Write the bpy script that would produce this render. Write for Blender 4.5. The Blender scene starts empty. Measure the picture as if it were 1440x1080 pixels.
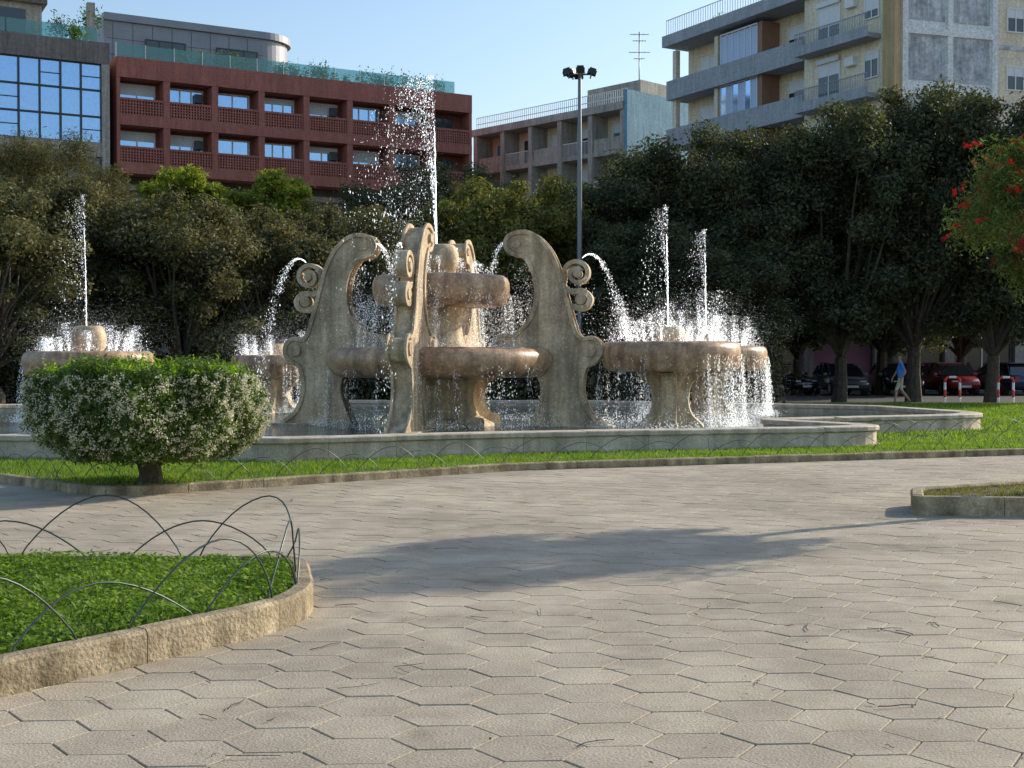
import bpy, math, random
import numpy as np
from mathutils import Vector, Matrix
random.seed(7); rng=np.random.default_rng(7)
S=bpy.context.scene
COL=S.collection
# ------------------------------------------------------------------ helpers
def mesh_np(name,verts,groups,mats,smooth=False,parent=None,obj=True):
    """groups: list of (faces ndarray (n,k), material index)"""
    verts=np.asarray(verts,dtype=np.float32).reshape(-1,3)
    me=bpy.data.meshes.new(name)
    me.vertices.add(len(verts)); me.vertices.foreach_set('co',verts.ravel())
    idx=[];st=[];mi=[];s=0
    for f,m in groups:
        f=np.asarray(f,dtype=np.int32)
        if f.size==0: continue
        n,k=f.shape
        idx.append(f.ravel()); st.append(s+np.arange(n)*k); mi.append(np.full(n,m)); s+=n*k
    idx=np.concatenate(idx).astype(np.int32);st=np.concatenate(st).astype(np.int32);mi=np.concatenate(mi).astype(np.int32)
    me.loops.add(len(idx)); me.loops.foreach_set('vertex_index',idx)
    me.polygons.add(len(st)); me.polygons.foreach_set('loop_start',st)
    for m in mats: me.materials.append(m)
    me.polygons.foreach_set('material_index',mi)
    me.polygons.foreach_set('use_smooth',np.full(len(st),bool(smooth)))
    me.update(calc_edges=True)
    if not obj: return me
    o=bpy.data.objects.new(name,me); COL.objects.link(o)
    if parent: o.parent=parent
    return o
class MB:
    """general mesh builder (mixed polygons)"""
    def __init__(s): s.v=[];s.f=[];s.m=[];s.sm=[]
    def add(s,vs,fs,m=0,sm=False):
        b=len(s.v); s.v.extend([tuple(v) for v in vs])
        for f in fs: s.f.append([b+i for i in f]); s.m.append(m); s.sm.append(sm)
    def box(s,x0,x1,y0,y1,z0,z1,m=0,M=None):
        vs=[(x0,y0,z0),(x1,y0,z0),(x1,y1,z0),(x0,y1,z0),(x0,y0,z1),(x1,y0,z1),(x1,y1,z1),(x0,y1,z1)]
        if M is not None: vs=[M@Vector(v) for v in vs]
        s.add(vs,[(0,3,2,1),(4,5,6,7),(0,1,5,4),(1,2,6,5),(2,3,7,6),(3,0,4,7)],m)
    def lathe(s,prof,c=(0,0,0),n=40,m=0,sm=True,wob=0):
        b=len(s.v)
        for r,z in prof:
            for i in range(n):
                a=2*math.pi*i/n
                s.v.append((c[0]+r*math.cos(a),c[1]+r*math.sin(a),c[2]+z))
        for j in range(len(prof)-1):
            for i in range(n):
                i2=(i+1)%n
                s.f.append([b+j*n+i,b+j*n+i2,b+(j+1)*n+i2,b+(j+1)*n+i]);s.m.append(m);s.sm.append(sm)
    def tube(s,pts,rad,n=6,m=0,sm=True,cap=True):
        pts=[Vector(p) for p in pts]; b=len(s.v); N=len(pts)
        if not hasattr(rad,'__len__'): rad=[rad]*N
        up=None
        for i,p in enumerate(pts):
            d=(pts[min(i+1,N-1)]-pts[max(i-1,0)]).normalized()
            if up is None: up=d.orthogonal().normalized()
            up=(up-d*up.dot(d)).normalized(); w=d.cross(up)
            for k in range(n):
                a=2*math.pi*k/n
                s.v.append(tuple(p+(up*math.cos(a)+w*math.sin(a))*rad[i]))
        for i in range(N-1):
            for k in range(n):
                k2=(k+1)%n
                s.f.append([b+i*n+k,b+i*n+k2,b+(i+1)*n+k2,b+(i+1)*n+k]);s.m.append(m);s.sm.append(sm)
        if cap:
            s.f.append([b+k for k in range(n)][::-1]);s.m.append(m);s.sm.append(False)
            s.f.append([b+(N-1)*n+k for k in range(n)]);s.m.append(m);s.sm.append(False)
    def sphere(s,c,r,n=20,k=12,m=0):
        rx,ry,rz=(r if hasattr(r,'__len__') else (r,r,r)); b=len(s.v)
        for j in range(k+1):
            t=math.pi*j/k
            for i in range(n):
                a=2*math.pi*i/n
                s.v.append((c[0]+rx*math.sin(t)*math.cos(a),c[1]+ry*math.sin(t)*math.sin(a),c[2]+rz*math.cos(t)))
        for j in range(k):
            for i in range(n):
                i2=(i+1)%n
                s.f.append([b+j*n+i,b+(j+1)*n+i,b+(j+1)*n+i2,b+j*n+i2]);s.m.append(m);s.sm.append(True)
    def obj(s,name,mats,parent=None,bevel=0,xf=None):
        me=bpy.data.meshes.new(name)
        me.from_pydata(s.v,[],s.f)
        for m in mats: me.materials.append(m)
        me.polygons.foreach_set('material_index',s.m); me.polygons.foreach_set('use_smooth',s.sm)
        me.update()
        o=bpy.data.objects.new(name,me); COL.objects.link(o)
        if parent: o.parent=parent
        if bevel:
            b=o.modifiers.new('b','BEVEL'); b.width=bevel; b.segments=2; b.limit_method='ANGLE'; b.angle_limit=math.radians(40)
        return o
def empty(name,loc=(0,0,0)):
    e=bpy.data.objects.new(name,None); COL.objects.link(e); e.location=loc; e.empty_display_size=.3; return e
# ------------------------------------------------------------------ materials
def newmat(name):
    m=bpy.data.materials.new(name); m.use_nodes=True; nt=m.node_tree
    return m,nt,nt.nodes['Principled BSDF']
def c4(c): return (c[0],c[1],c[2],1)
def noise_mat(name,c1,c2,scale=3,rough=.8,bump=.3,bscale=30,streak=0,spec=.3,metal=0,island=0,big=0,dist=.02,spot=0):
    m,nt,b=newmat(name); N=nt.nodes; L=nt.links
    tc=N.new('ShaderNodeNewGeometry')
    n1=N.new('ShaderNodeTexNoise'); n1.inputs['Scale'].default_value=scale; n1.inputs['Detail'].default_value=8; n1.inputs['Roughness'].default_value=.65
    L.new(tc.outputs['Position'],n1.inputs['Vector'])
    r=N.new('ShaderNodeValToRGB'); r.color_ramp.elements[0].position=.32; r.color_ramp.elements[1].position=.68
    r.color_ramp.elements[0].color=c4(c1); r.color_ramp.elements[1].color=c4(c2)
    L.new(n1.outputs['Fac'],r.inputs['Fac']); out=r.outputs['Color']
    n2=N.new('ShaderNodeTexNoise'); n2.inputs['Scale'].default_value=bscale; n2.inputs['Detail'].default_value=6
    L.new(tc.outputs['Position'],n2.inputs['Vector'])
    def mul(out,fac_out,lo,hi,a=.35,bb=.65):
        mr=N.new('ShaderNodeMapRange'); mr.inputs[1].default_value=a; mr.inputs[2].default_value=bb
        mr.inputs[3].default_value=lo; mr.inputs[4].default_value=hi; L.new(fac_out,mr.inputs[0])
        mx=N.new('ShaderNodeVectorMath'); mx.operation='SCALE'; L.new(out,mx.inputs[0]); L.new(mr.outputs[0],mx.inputs['Scale'])
        return mx.outputs[0]
    out=mul(out,n2.outputs['Fac'],.82,1.15)
    if big:
        n4=N.new('ShaderNodeTexNoise'); n4.inputs['Scale'].default_value=big; n4.inputs['Detail'].default_value=6; n4.inputs['Roughness'].default_value=.6; L.new(tc.outputs['Position'],n4.inputs['Vector']); out=mul(out,n4.outputs['Fac'],.76,1.12)
    if spot:
        n5=N.new('ShaderNodeTexNoise'); n5.inputs['Scale'].default_value=spot; n5.inputs['Detail'].default_value=3; L.new(tc.outputs['Position'],n5.inputs['Vector']); out=mul(out,n5.outputs['Fac'],1.0,.72,.6,.72)
    if streak:
        mp=N.new('ShaderNodeMapping'); mp.inputs['Scale'].default_value=(5,5,.5); L.new(tc.outputs['Position'],mp.inputs[0])
        n3=N.new('ShaderNodeTexNoise'); n3.inputs['Scale'].default_value=1; n3.inputs['Detail'].default_value=5; L.new(mp.outputs[0],n3.inputs['Vector'])
        out=mul(out,n3.outputs['Fac'],1-streak,1.05)
    if island: out=mul(out,tc.outputs['Random Per Island'],1-island,1+island,0,1)
    L.new(out,b.inputs['Base Color'])
    b.inputs['Roughness'].default_value=rough; b.inputs['Specular IOR Level'].default_value=spec; b.inputs['Metallic'].default_value=metal
    if bump:
        bp=N.new('ShaderNodeBump'); bp.inputs['Strength'].default_value=bump; bp.inputs['Distance'].default_value=dist
        L.new(n2.outputs['Fac'],bp.inputs['Height']); L.new(bp.outputs[0],b.inputs['Normal'])
    return m
def plain(name,c,rough=.5,metal=0,spec=.5):
    m,nt,b=newmat(name); N=nt.nodes;L=nt.links
    g=N.new('ShaderNodeNewGeometry'); n=N.new('ShaderNodeTexNoise'); n.inputs['Scale'].default_value=6; n.inputs['Detail'].default_value=5
    L.new(g.outputs['Position'],n.inputs['Vector'])
    mr=N.new('ShaderNodeMapRange'); mr.inputs[3].default_value=.85; mr.inputs[4].default_value=1.15; L.new(n.outputs['Fac'],mr.inputs[0])
    v=N.new('ShaderNodeVectorMath'); v.operation='SCALE'; v.inputs[0].default_value=c; L.new(mr.outputs[0],v.inputs['Scale']); L.new(v.outputs[0],b.inputs['Base Color'])
    b.inputs['Roughness'].default_value=rough; b.inputs['Metallic'].default_value=metal; b.inputs['Specular IOR Level'].default_value=spec
    return m
def leaf_mat(name,stops,transl=.35,tcol=None,clump=.9,spec=.2,rough=.6):
    m,nt,b=newmat(name); N=nt.nodes;L=nt.links
    g=N.new('ShaderNodeNewGeometry')
    n=N.new('ShaderNodeTexNoise'); n.inputs['Scale'].default_value=clump; n.inputs['Detail'].default_value=3; L.new(g.outputs['Position'],n.inputs['Vector'])
    ma=N.new('ShaderNodeMath'); ma.operation='MULTIPLY_ADD'; ma.inputs[1].default_value=.5; L.new(g.outputs['Random Per Island'],ma.inputs[0])
    mb=N.new('ShaderNodeMath'); mb.operation='MULTIPLY_ADD'; mb.inputs[1].default_value=.9; mb.inputs[2].default_value=-.18; L.new(n.outputs['Fac'],mb.inputs[0]); L.new(mb.outputs[0],ma.inputs[2])
    r=N.new('ShaderNodeValToRGB'); cr=r.color_ramp
    for i,(p,c) in enumerate(stops):
        e=cr.elements[i] if i<2 else cr.elements.new(p)
        e.position=p; e.color=c4(c)
    L.new(ma.outputs[0],r.inputs['Fac']); L.new(r.outputs[0],b.inputs['Base Color'])
    b.inputs['Roughness'].default_value=rough; b.inputs['Specular IOR Level'].default_value=spec
    t=N.new('ShaderNodeBsdfTranslucent'); hs=N.new('ShaderNodeMixRGB'); hs.blend_type='MULTIPLY'; hs.inputs[0].default_value=1
    hs.inputs[2].default_value=c4(tcol or (1.5,1.6,.6)); L.new(r.outputs[0],hs.inputs[1]); L.new(hs.outputs[0],t.inputs[0])
    mx=N.new('ShaderNodeMixShader'); mx.inputs[0].default_value=transl; L.new(b.outputs[0],mx.inputs[1]); L.new(t.outputs[0],mx.inputs[2])
    L.new(mx.outputs[0],N['Material Output'].inputs[0])
    return m
m_pave=noise_mat('paving_stone',(.34,.285,.21),(.47,.405,.305),scale=2.2,rough=.8,bump=.5,bscale=75,island=.06,dist=.012,big=.45,spot=1.7)
m_joint=noise_mat('paving_joint',(.05,.04,.03),(.09,.075,.055),scale=8,bump=.2)
m_ground=noise_mat('ground_mix',(.20,.18,.15),(.27,.24,.2),scale=.5)
m_asph=noise_mat('asphalt',(.06,.06,.06),(.095,.093,.09),scale=.6,bscale=40)
m_kerb=noise_mat('kerb_stone',(.22,.17,.10),(.50,.41,.27),scale=5,rough=.85,bump=.7,bscale=45,streak=.35,island=.08)
m_wall=noise_mat('basin_stone',(.48,.41,.31),(.68,.59,.46),scale=3,rough=.7,bump=.3,bscale=40,streak=.3,island=.07)
m_fin=noise_mat('fountain_stone',(.48,.355,.215),(.80,.64,.43),scale=2.2,rough=.7,bump=.35,bscale=22,streak=.5)
m_bowl=noise_mat('wet_bowl_stone',(.28,.155,.08),(.68,.45,.27),scale=3,rough=.4,bump=.3,bscale=20,streak=.45,spec=.5)
m_soil=noise_mat('soil',(.06,.045,.03),(.11,.085,.05),scale=6,bump=.8)
m_lawn=noise_mat('lawn_soil',(.05,.075,.02),(.10,.135,.035),scale=3,bump=.8,bscale=60)
m_grass=leaf_mat('grass_blades',[(.1,(.06,.12,.018)),(.5,(.15,.255,.04)),(.9,(.30,.38,.085))],.45,(1.3,1.35,.45),1.5)
m_oak=leaf_mat('holm_oak_leaves',[(.1,(.042,.046,.022)),(.5,(.11,.11,.053)),(.9,(.24,.225,.11))],.3,(1.4,1.3,.55),.7)
m_oakd=leaf_mat('holm_oak_leaves_dark',[(.1,(.028,.036,.021)),(.5,(.07,.082,.045)),(.9,(.165,.17,.09))],.28,(1.4,1.4,.55),.6)
m_lime=leaf_mat('bright_leaves',[(.1,(.08,.12,.015)),(.5,(.19,.24,.03)),(.9,(.34,.37,.06))],.4,(1.4,1.4,.4),.5)
m_olive=leaf_mat('olive_leaves',[(.1,(.07,.08,.017)),(.5,(.16,.165,.045)),(.9,(.27,.25,.08))],.3,(1.4,1.4,.5),.5)
m_bush=leaf_mat('pittosporum_leaves',[(.1,(.025,.055,.01)),(.5,(.075,.13,.02)),(.9,(.18,.25,.04))],.34,(1.4,1.5,.4),2,.35,.45)
m_shoot=leaf_mat('new_shoots',[(.1,(.12,.22,.02)),(.5,(.22,.36,.03)),(.9,(.36,.48,.06))],.42,(1.4,1.5,.4),2)
m_flower=leaf_mat('cream_blossom',[(.1,(.58,.53,.36)),(.5,(.75,.71,.53)),(.9,(.82,.8,.66))],.3,(1,1,.9),2)
m_red=leaf_mat('red_bottlebrush',[(.1,(.35,.01,.015)),(.5,(.6,.015,.02)),(.9,(.75,.04,.04))],.25,(1.2,.5,.5),2)
m_lime2=leaf_mat('bottlebrush_leaves',[(.1,(.04,.065,.02)),(.5,(.10,.14,.04)),(.9,(.20,.24,.07))],.32,(1.4,1.5,.5),2)
m_bark=noise_mat('bark',(.05,.04,.03),(.12,.10,.075),scale=6,bump=.8,bscale=25)
m_wire=plain('green_wire',(.07,.09,.08),.4,.6)
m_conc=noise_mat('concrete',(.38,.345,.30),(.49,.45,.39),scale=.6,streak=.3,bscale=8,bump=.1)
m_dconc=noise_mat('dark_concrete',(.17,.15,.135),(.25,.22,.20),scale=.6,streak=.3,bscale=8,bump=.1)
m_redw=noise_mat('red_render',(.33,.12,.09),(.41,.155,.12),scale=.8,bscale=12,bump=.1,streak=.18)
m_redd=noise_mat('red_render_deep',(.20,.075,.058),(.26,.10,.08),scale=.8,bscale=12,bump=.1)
m_metal=noise_mat('grey_cladding',(.22,.24,.27),(.28,.30,.33),scale=.6,rough=.45,bump=.05,metal=.3)
m_cream=noise_mat('cream_render',(.73,.63,.47),(.83,.74,.57),scale=.7,bscale=10,bump=.1,streak=.15)
m_bgrey=noise_mat('bluegrey_render',(.33,.36,.39),(.41,.44,.47),scale=.7,bscale=10,bump=.1,streak=.15)
m_white=noise_mat('white_render',(.78,.78,.76),(.85,.85,.83),scale=1.1,bscale=8,bump=.1,streak=.12)
m_patch=noise_mat('weathered_patch',(.34,.36,.39),(.76,.77,.78),scale=1.3,bscale=5,bump=.2,streak=.3,spot=.8)
m_tan=noise_mat('tan_render',(.45,.33,.17),(.55,.41,.22),scale=1,streak=.2)
m_blue=noise_mat('blue_render',(.17,.33,.44),(.22,.39,.51),scale=.7,bscale=8,bump=.1,streak=.2)
m_brown=noise_mat('brown_render',(.28,.16,.10),(.36,.21,.14),scale=1)
m_win=plain('window_glass',(.03,.04,.05),.06,0,.9)
m_wblue=plain('blue_glass',(.38,.58,.88),.06,.85)
m_blind=plain('white_blind',(.7,.72,.73),.5)
m_frame=plain('white_frame',(.75,.75,.73),.4)
m_dframe=plain('dark_frame',(.04,.045,.05),.4)
m_shut=plain('blue_shutter',(.42,.54,.75),.35)
m_pole=plain('lamp_metal',(.16,.18,.2),.4,.5)
m_black=plain('black_plastic',(.02,.02,.022),.4)
def glassmat(name,c,a):
    m,nt,b=newmat(name);N=nt.nodes;L=nt.links
    t=N.new('ShaderNodeBsdfTransparent'); t.inputs[0].default_value=c4(c)
    b.inputs['Base Color'].default_value=c4((c[0]*.5,c[1]*.6,c[2]*.6)); b.inputs['Roughness'].default_value=.08
    mx=N.new('ShaderNodeMixShader'); mx.inputs[0].default_value=a; L.new(t.outputs[0],mx.inputs[1]); L.new(b.outputs[0],mx.inputs[2]); L.new(mx.outputs[0],N['Material Output'].inputs[0]); return m
m_rail=glassmat('teal_rail_glass',(.62,.85,.84),.35)
# water spray: droplets that scatter in both directions, a third of the light passes straight through
m_spray,nt,b=newmat('water_spray'); N=nt.nodes;L=nt.links
b.inputs['Base Color'].default_value=(.84,.86,.88,1); b.inputs['Roughness'].default_value=.15; b.inputs['Specular IOR Level'].default_value=.9
t=N.new('ShaderNodeBsdfTranslucent'); t.inputs[0].default_value=(.84,.86,.88,1)
ad=N.new('ShaderNodeAddShader'); L.new(b.outputs[0],ad.inputs[0]); L.new(t.outputs[0],ad.inputs[1])
tr=N.new('ShaderNodeBsdfTransparent'); mx=N.new('ShaderNodeMixShader'); mx.inputs[0].default_value=.36
L.new(ad.outputs[0],mx.inputs[1]); L.new(tr.outputs[0],mx.inputs[2]); L.new(mx.outputs[0],N['Material Output'].inputs[0])
m_pool,nt,b=newmat('pool_water'); N=nt.nodes;L=nt.links
b.inputs['Base Color'].default_value=(.06,.10,.10,1); b.inputs['Roughness'].default_value=.06
g=N.new('ShaderNodeNewGeometry'); n=N.new('ShaderNodeTexNoise'); n.inputs['Scale'].default_value=6; n.inputs['Detail'].default_value=6; L.new(g.outputs['Position'],n.inputs['Vector'])
bp=N.new('ShaderNodeBump'); bp.inputs['Strength'].default_value=.8; bp.inputs['Distance'].default_value=.05; L.new(n.outputs['Fac'],bp.inputs['Height']); L.new(bp.outputs[0],b.inputs['Normal'])
# ------------------------------------------------------------------ camera, sky, sun
cam=bpy.data.cameras.new('camera'); co=bpy.data.objects.new('camera',cam); COL.objects.link(co)
co.location=(0,0,1.6); co.rotation_euler=(math.radians(90-1.05),0,0); cam.lens=45; cam.sensor_width=36; cam.clip_end=3000; cam.clip_start=.1; S.camera=co
EL=math.radians(25.5); sd=Vector((.846*math.cos(EL),.533*math.cos(EL),math.sin(EL))).normalized()
w=bpy.data.worlds.new('World'); S.world=w; w.use_nodes=True; nt=w.node_tree
sky=nt.nodes.new('ShaderNodeTexSky'); sky.sky_type='NISHITA'; sky.sun_disc=False; sky.sun_elevation=EL; sky.sun_rotation=math.atan2(.846,.533)
sky.air_density=1.2; sky.dust_density=1.4; sky.ozone_density=2.5
bg=nt.nodes['Background']; bg.inputs[1].default_value=.2; nt.links.new(sky.outputs[0],bg.inputs[0])
sl=bpy.data.lights.new('sun','SUN'); sl.energy=5.0; sl.angle=math.radians(.53); sl.color=(1,.90,.75)
so=bpy.data.objects.new('sun',sl); COL.objects.link(so); so.rotation_euler=sd.to_track_quat('Z','Y').to_euler()
S.view_settings.view_transform='Standard'; S.view_settings.look='None'; S.view_settings.exposure=0
# ------------------------------------------------------------------ path tools
def fillet(pts,rad,closed=True,n=8):
    out=[];N=len(pts)
    for i,p in enumerate(pts):
        p=Vector(p[:2]); r=rad[i] if hasattr(rad,'__len__') else rad
        if r<=0 or (not closed and i in(0,N-1)): out.append((p.x,p.y)); continue
        a=Vector(pts[i-1][:2]); c=Vector(pts[(i+1)%N][:2])
        da=(a-p); dc=(c-p); d=min(r,da.length*.48,dc.length*.48)
        A=p+da.normalized()*d; C=p+dc.normalized()*d
        for k in range(n+1):
            t=k/n; q=A*(1-t)**2+p*2*t*(1-t)+C*t*t; out.append((q.x,q.y))
    return out
class Path:
    def __init__(s,pts,closed):
        P=[Vector(p) for p in pts]
        if closed: P=P+[P[0]]
        s.P=P; n=len(P); s.off=[]
        for i in range(n):
            if closed and i in(0,n-1): a=P[-2];b=P[0];c=P[1]
            else: a=P[max(i-1,0)];b=P[i];c=P[min(i+1,n-1)]
            d1=(b-a).normalized() if (b-a).length>1e-9 else (c-b).normalized()
            d2=(c-b).normalized() if (c-b).length>1e-9 else d1
            n1=Vector((d1.y,-d1.x));n2=Vector((d2.y,-d2.x)); m=(n1+n2)
            m=m.normalized() if m.length>1e-6 else n1
            s.off.append(m/max(.4,m.dot(n1)))
        s.S=[0]
        for i in range(1,n): s.S.append(s.S[-1]+(P[i]-P[i-1]).length)
        s.len=s.S[-1]
    def at(s,t):
        t=max(0,min(s.len,t))
        i=int(np.searchsorted(s.S,t,side='right'))-1; i=min(max(i,0),len(s.P)-2)
        L=s.S[i+1]-s.S[i]; k=(t-s.S[i])/L if L>0 else 0
        return s.P[i].lerp(s.P[i+1],k), s.off[i].lerp(s.off[i+1],k)
def sweep(mb,path,prof,seg=1.0,gap=.008,m=0):
    n=max(1,round(path.len/seg)); L=path.len/n; k=len(prof)
    for i in range(n):
        a=i*L+gap/2; b=(i+1)*L-gap/2
        st=[a]+[x for x in path.S if a+.01<x<b-.01]+[b]
        vs=[];fs=[]
        dz=random.uniform(-.004,.004)
        for t in st:
            p,o=path.at(t)
            for (w,z) in prof: vs.append((p.x+o.x*w,p.y+o.y*w,z+(dz if z>.02 else 0)))
        for j in range(len(st)-1):
            for q in range(k):
                q2=(q+1)%k; fs.append((j*k+q,(j+1)*k+q,(j+1)*k+q2,j*k+q2))
        fs.append(tuple(range(k))); fs.append(tuple((len(st)-1)*k+q for q in range(k))[::-1])
        mb.add(vs,fs,m)
def inpoly(x,y,poly):
    ins=np.zeros(len(x),bool); n=len(poly); j=n-1
    for i in range(n):
        xi,yi=poly[i];xj,yj=poly[j]
        c=((yi>y)!=(yj>y))&(x<(xj-xi)*(y-yi)/((yj-yi)+1e-12)+xi); ins^=c; j=i
    return ins
def kerbprof(w,h,b=.015): return [(0,0),(0,h-b),(-b,h),(-w+b,h),(-w,h-b),(-w,0)]
def poly_sheet(name,poly,z,mat,parent=None):
    me=bpy.data.meshes.new(name); me.from_pydata([(x,y,z) for x,y in poly],[],[list(range(len(poly)))]); me.materials.append(mat); me.update()
    if me.polygons[0].normal.z<0: me.flip_normals()
    o=bpy.data.objects.new(name,me); COL.objects.link(o)
    if parent:o.parent=parent
    return o
def leaf_quads(c,nrm,size,aspect=.5,r=rng):
    n=len(c); t=r.normal(size=(n,3)); nrm=nrm/np.linalg.norm(nrm,axis=1,keepdims=True)
    t-=nrm*(t*nrm).sum(1,keepdims=True); t/=np.linalg.norm(t,axis=1,keepdims=True)+1e-9
    b=np.cross(nrm,t); s=size[:,None]
    fold=nrm*s*.15
    v=np.stack([c-t*s,c-b*s*aspect+fold,c+t*s,c+b*s*aspect+fold],1).reshape(-1,3)
    return v,np.arange(n*4).reshape(n,4)
def blades(x,y,z,h,wd,r=rng):
    n=len(x); a=r.random(n)*6.283; ln=r.normal(size=(n,2))*.35*h[:,None]
    base=np.stack([x,y,np.full(n,z)],1); d=np.stack([np.cos(a)*wd,np.sin(a)*wd,np.zeros(n)],1)
    tip=base+np.stack([ln[:,0],ln[:,1],h],1)
    return np.stack([base-d,base+d,tip],1).reshape(-1,3),np.arange(n*3).reshape(n,3)
# ------------------------------------------------------------------ ground
g=MB(); g.add([(-700,-60,-.03),(700,-60,-.03),(700,1200,-.03),(-700,1200,-.03)],[(0,1,2,3)]); g.obj('ground',[m_ground])
g=MB(); g.add([(-90,46.5,-.012),(90,46.5,-.012),(90,68,-.012),(-90,68,-.012)],[(0,1,2,3)]); g.obj('road',[m_asph])
# hex paving, real tiles with joints
W=.47; R=W/2; YS=.84; h=R*math.sqrt(3)*YS; V=[];F6=[];F4=[]
ang=math.radians(3); ca,sa=math.cos(ang),math.sin(ang)
hx=[(math.cos(math.pi/3*k),math.sin(math.pi/3*k)*YS) for k in range(6)]
for i in range(-48,52):
    for j in range(0,78):
        cx=i*1.5*R; cy=2.0+j*h+(h/2 if i%2 else 0); X=cx*ca-cy*sa*1; Y=cx*sa+cy*ca
        if Y<2.2 or Y>26 or abs(X)>Y*.46+2.5: continue
        b=len(V); dz=random.uniform(-.0015,.0015); tx=random.uniform(-.006,.006);ty=random.uniform(-.006,.006)
        for rr,z in((R-.004,-.02),(R-.004,-.0035),(R-.0085,0)):
            for kx,ky in hx:
                x=kx*rr*ca-ky*rr*sa; y=kx*rr*sa+ky*rr*ca
                V.append((X+x,Y+y,z+dz+x*tx+y*ty))
        F6.append([b+12+k for k in range(6)])
        for l in(0,6):
            for k in range(6): F4.append([b+l+k,b+l+(k+1)%6,b+l+6+(k+1)%6,b+l+6+k])
mesh_np('paving_tiles',V,[(np.array(F6),0),(np.array(F4),0)],[m_pave])
poly_sheet('paving_bed',[(-16,1),(18,1),(18,26.5),(-16,26.5)],-.014,m_joint)
# ------------------------------------------------------------------ kerbed beds
def hoop_fence(name,path,s0,s1,inset,z,step,span,hts,rad=.006):
    mb=MB(); s=s0;k=0
    while s<s1:
        H=hts[k%len(hts)]*random.uniform(.92,1.06); sp=span*random.uniform(.9,1.1); pts=[]
        lean=random.uniform(-.15,.15); sk=random.uniform(-.06,.06)
        for i in range(17):
            t=i/16; p,o=path.at(min(s+(t+sk*math.sin(math.pi*t))*sp,path.len)); zz=H*(1-abs(2*t-1)**1.9)
            w=-inset+lean*zz
            pts.append((p.x+o.x*w,p.y+o.y*w,z+zz-.03*(zz<=.001)))
        mb.tube(pts,rad,5); s+=step*random.uniform(.8,1.2); k+=1
    return mb.obj(name,[m_wire])
fb=fillet([(-4.25,3.55),(-1.18,7.75),(-1.50,9.35),(-9,9.65),(-12,6.5),(-9,3.4)],[0,.6,.35,0,0,0])
pf=Path(fb,True)
k=MB(); sweep(k,pf,kerbprof(.13,.18,.02),1.0,.006); k.obj('flowerbed_kerb',[m_kerb],bevel=0)
poly_sheet('flowerbed_soil',fb,.13,m_soil)
n=160000; x=rng.uniform(-5.2,-1.0,n); y=rng.uniform(4.6,9.6,n)
inn=[(px+(ox)*-.13,py+oy*-.13) for (px,py),(ox,oy) in zip(fb,[tuple(o) for o in pf.off[:-1]])]
dn=np.sin(x*5.1+1)*np.sin(y*4.3)+np.sin(x*11+y*7)*.5+rng.random(n)*2.2
m=inpoly(x,y,inn)&(dn>.1)&(np.abs(x)<y*.42+.5); x=x[m];y=y[m]
hgt=.025+.035*(np.sin(x*3.7+y*2.1)*.5+.5)+.02*(np.sin(x*13+y*9)*np.sin(y*17)>.3)
q=rng.random(len(x))<.3
v1,f1=blades(x[q],y[q],.13,hgt[q]*rng.uniform(.7,1.7,q.sum())+.01,.004)
z=.135+rng.random((~q).sum())*(hgt[~q]+.025); nr=rng.normal(size=(len(z),3))*.55; nr[:,2]=1
v2,f2=leaf_quads(np.stack([x[~q],y[~q],z],1),nr,rng.uniform(.009,.024,len(z)),.65)
mesh_np('grass',np.concatenate([v1,v2]),[(f1,0),(f2+len(v1),0)],[m_grass])
hoop_fence('wire_hoop_fence',pf,1.3,14.0,.10,.13,.6,1.2,[.47,.33],.006)
# lawn round the fountain
lw=fillet([(-16,25),(-10,19.8),(-4.75,14.9),(.1,18.6),(8.67,21.65),(22,25.6),(34,30),(34,45.5),(-30,45.5),(-30,30)],[0,0,.6,.25,0,0,0,0,0,0])
pl=Path(lw,True)
k=MB(); sweep(k,pl,kerbprof(.14,.11,.015),1.0,.008); k.obj('lawn_kerb',[m_kerb])
poly_sheet('lawn',lw,.075,m_lawn)
basin=fillet([(-12.5,20.7),(-3.5,19.25),(.17,20.95),(7.2,22.9),(5.3,25.6),(7.9,26.9),(10.9,28.3),(9.6,33.5),(2,38),(-8,38),(-14.5,34),(-14,25)],
             [0,.12,.5,1.6,.3,0,1.6,1,1,1,1,.6])
pb=Path(basin,True)
def lawn_scatter(n,x0,x1,y0,y1,h0,h1,wd):
    x=rng.uniform(x0,x1,n);y=rng.uniform(y0,y1,n)
    m=inpoly(x,y,lw)&~inpoly(x,y,basin)&(np.abs(x)<y*.43+.6)&((np.sin(x*2.3)*np.sin(y*3.1)+np.sin(x*6.1+y)*.4+rng.random(n)*2.0)>.2)
    x=x[m];y=y[m]; return blades(x,y,.07,rng.uniform(h0,h1,len(x)),wd)
A=[lawn_scatter(220000,-9,10,14.8,24,.02,.07,.008),lawn_scatter(90000,4,20,24,45,.03,.10,.016),lawn_scatter(30000,-20,-8,19,44,.03,.11,.016)]
off=0;vv=[];ff=[]
for v,f in A: vv.append(v);ff.append((f+off,0));off+=len(v)
mesh_np('lawn_grass',np.concatenate(vv),ff,[m_grass])
def find_s(path,x,y):
    best=min(range(0,int(path.len*10)),key=lambda i:(path.at(i/10)[0]-Vector((x,y))).length); return best/10
sA=find_s(pl,-8.5,18.4); sB=find_s(pl,11,22.3)
hoop_fence('wire_hoop_fence',pl,sA,sB,.28,.08,.6,1.1,[.36,.28],.005)
hoop_fence('wire_hoop_fence',pb,find_s(pb,6.9,24),find_s(pb,10.8,28.8),-1.3,.08,.6,1.2,[.35,.3],.006)
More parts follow.
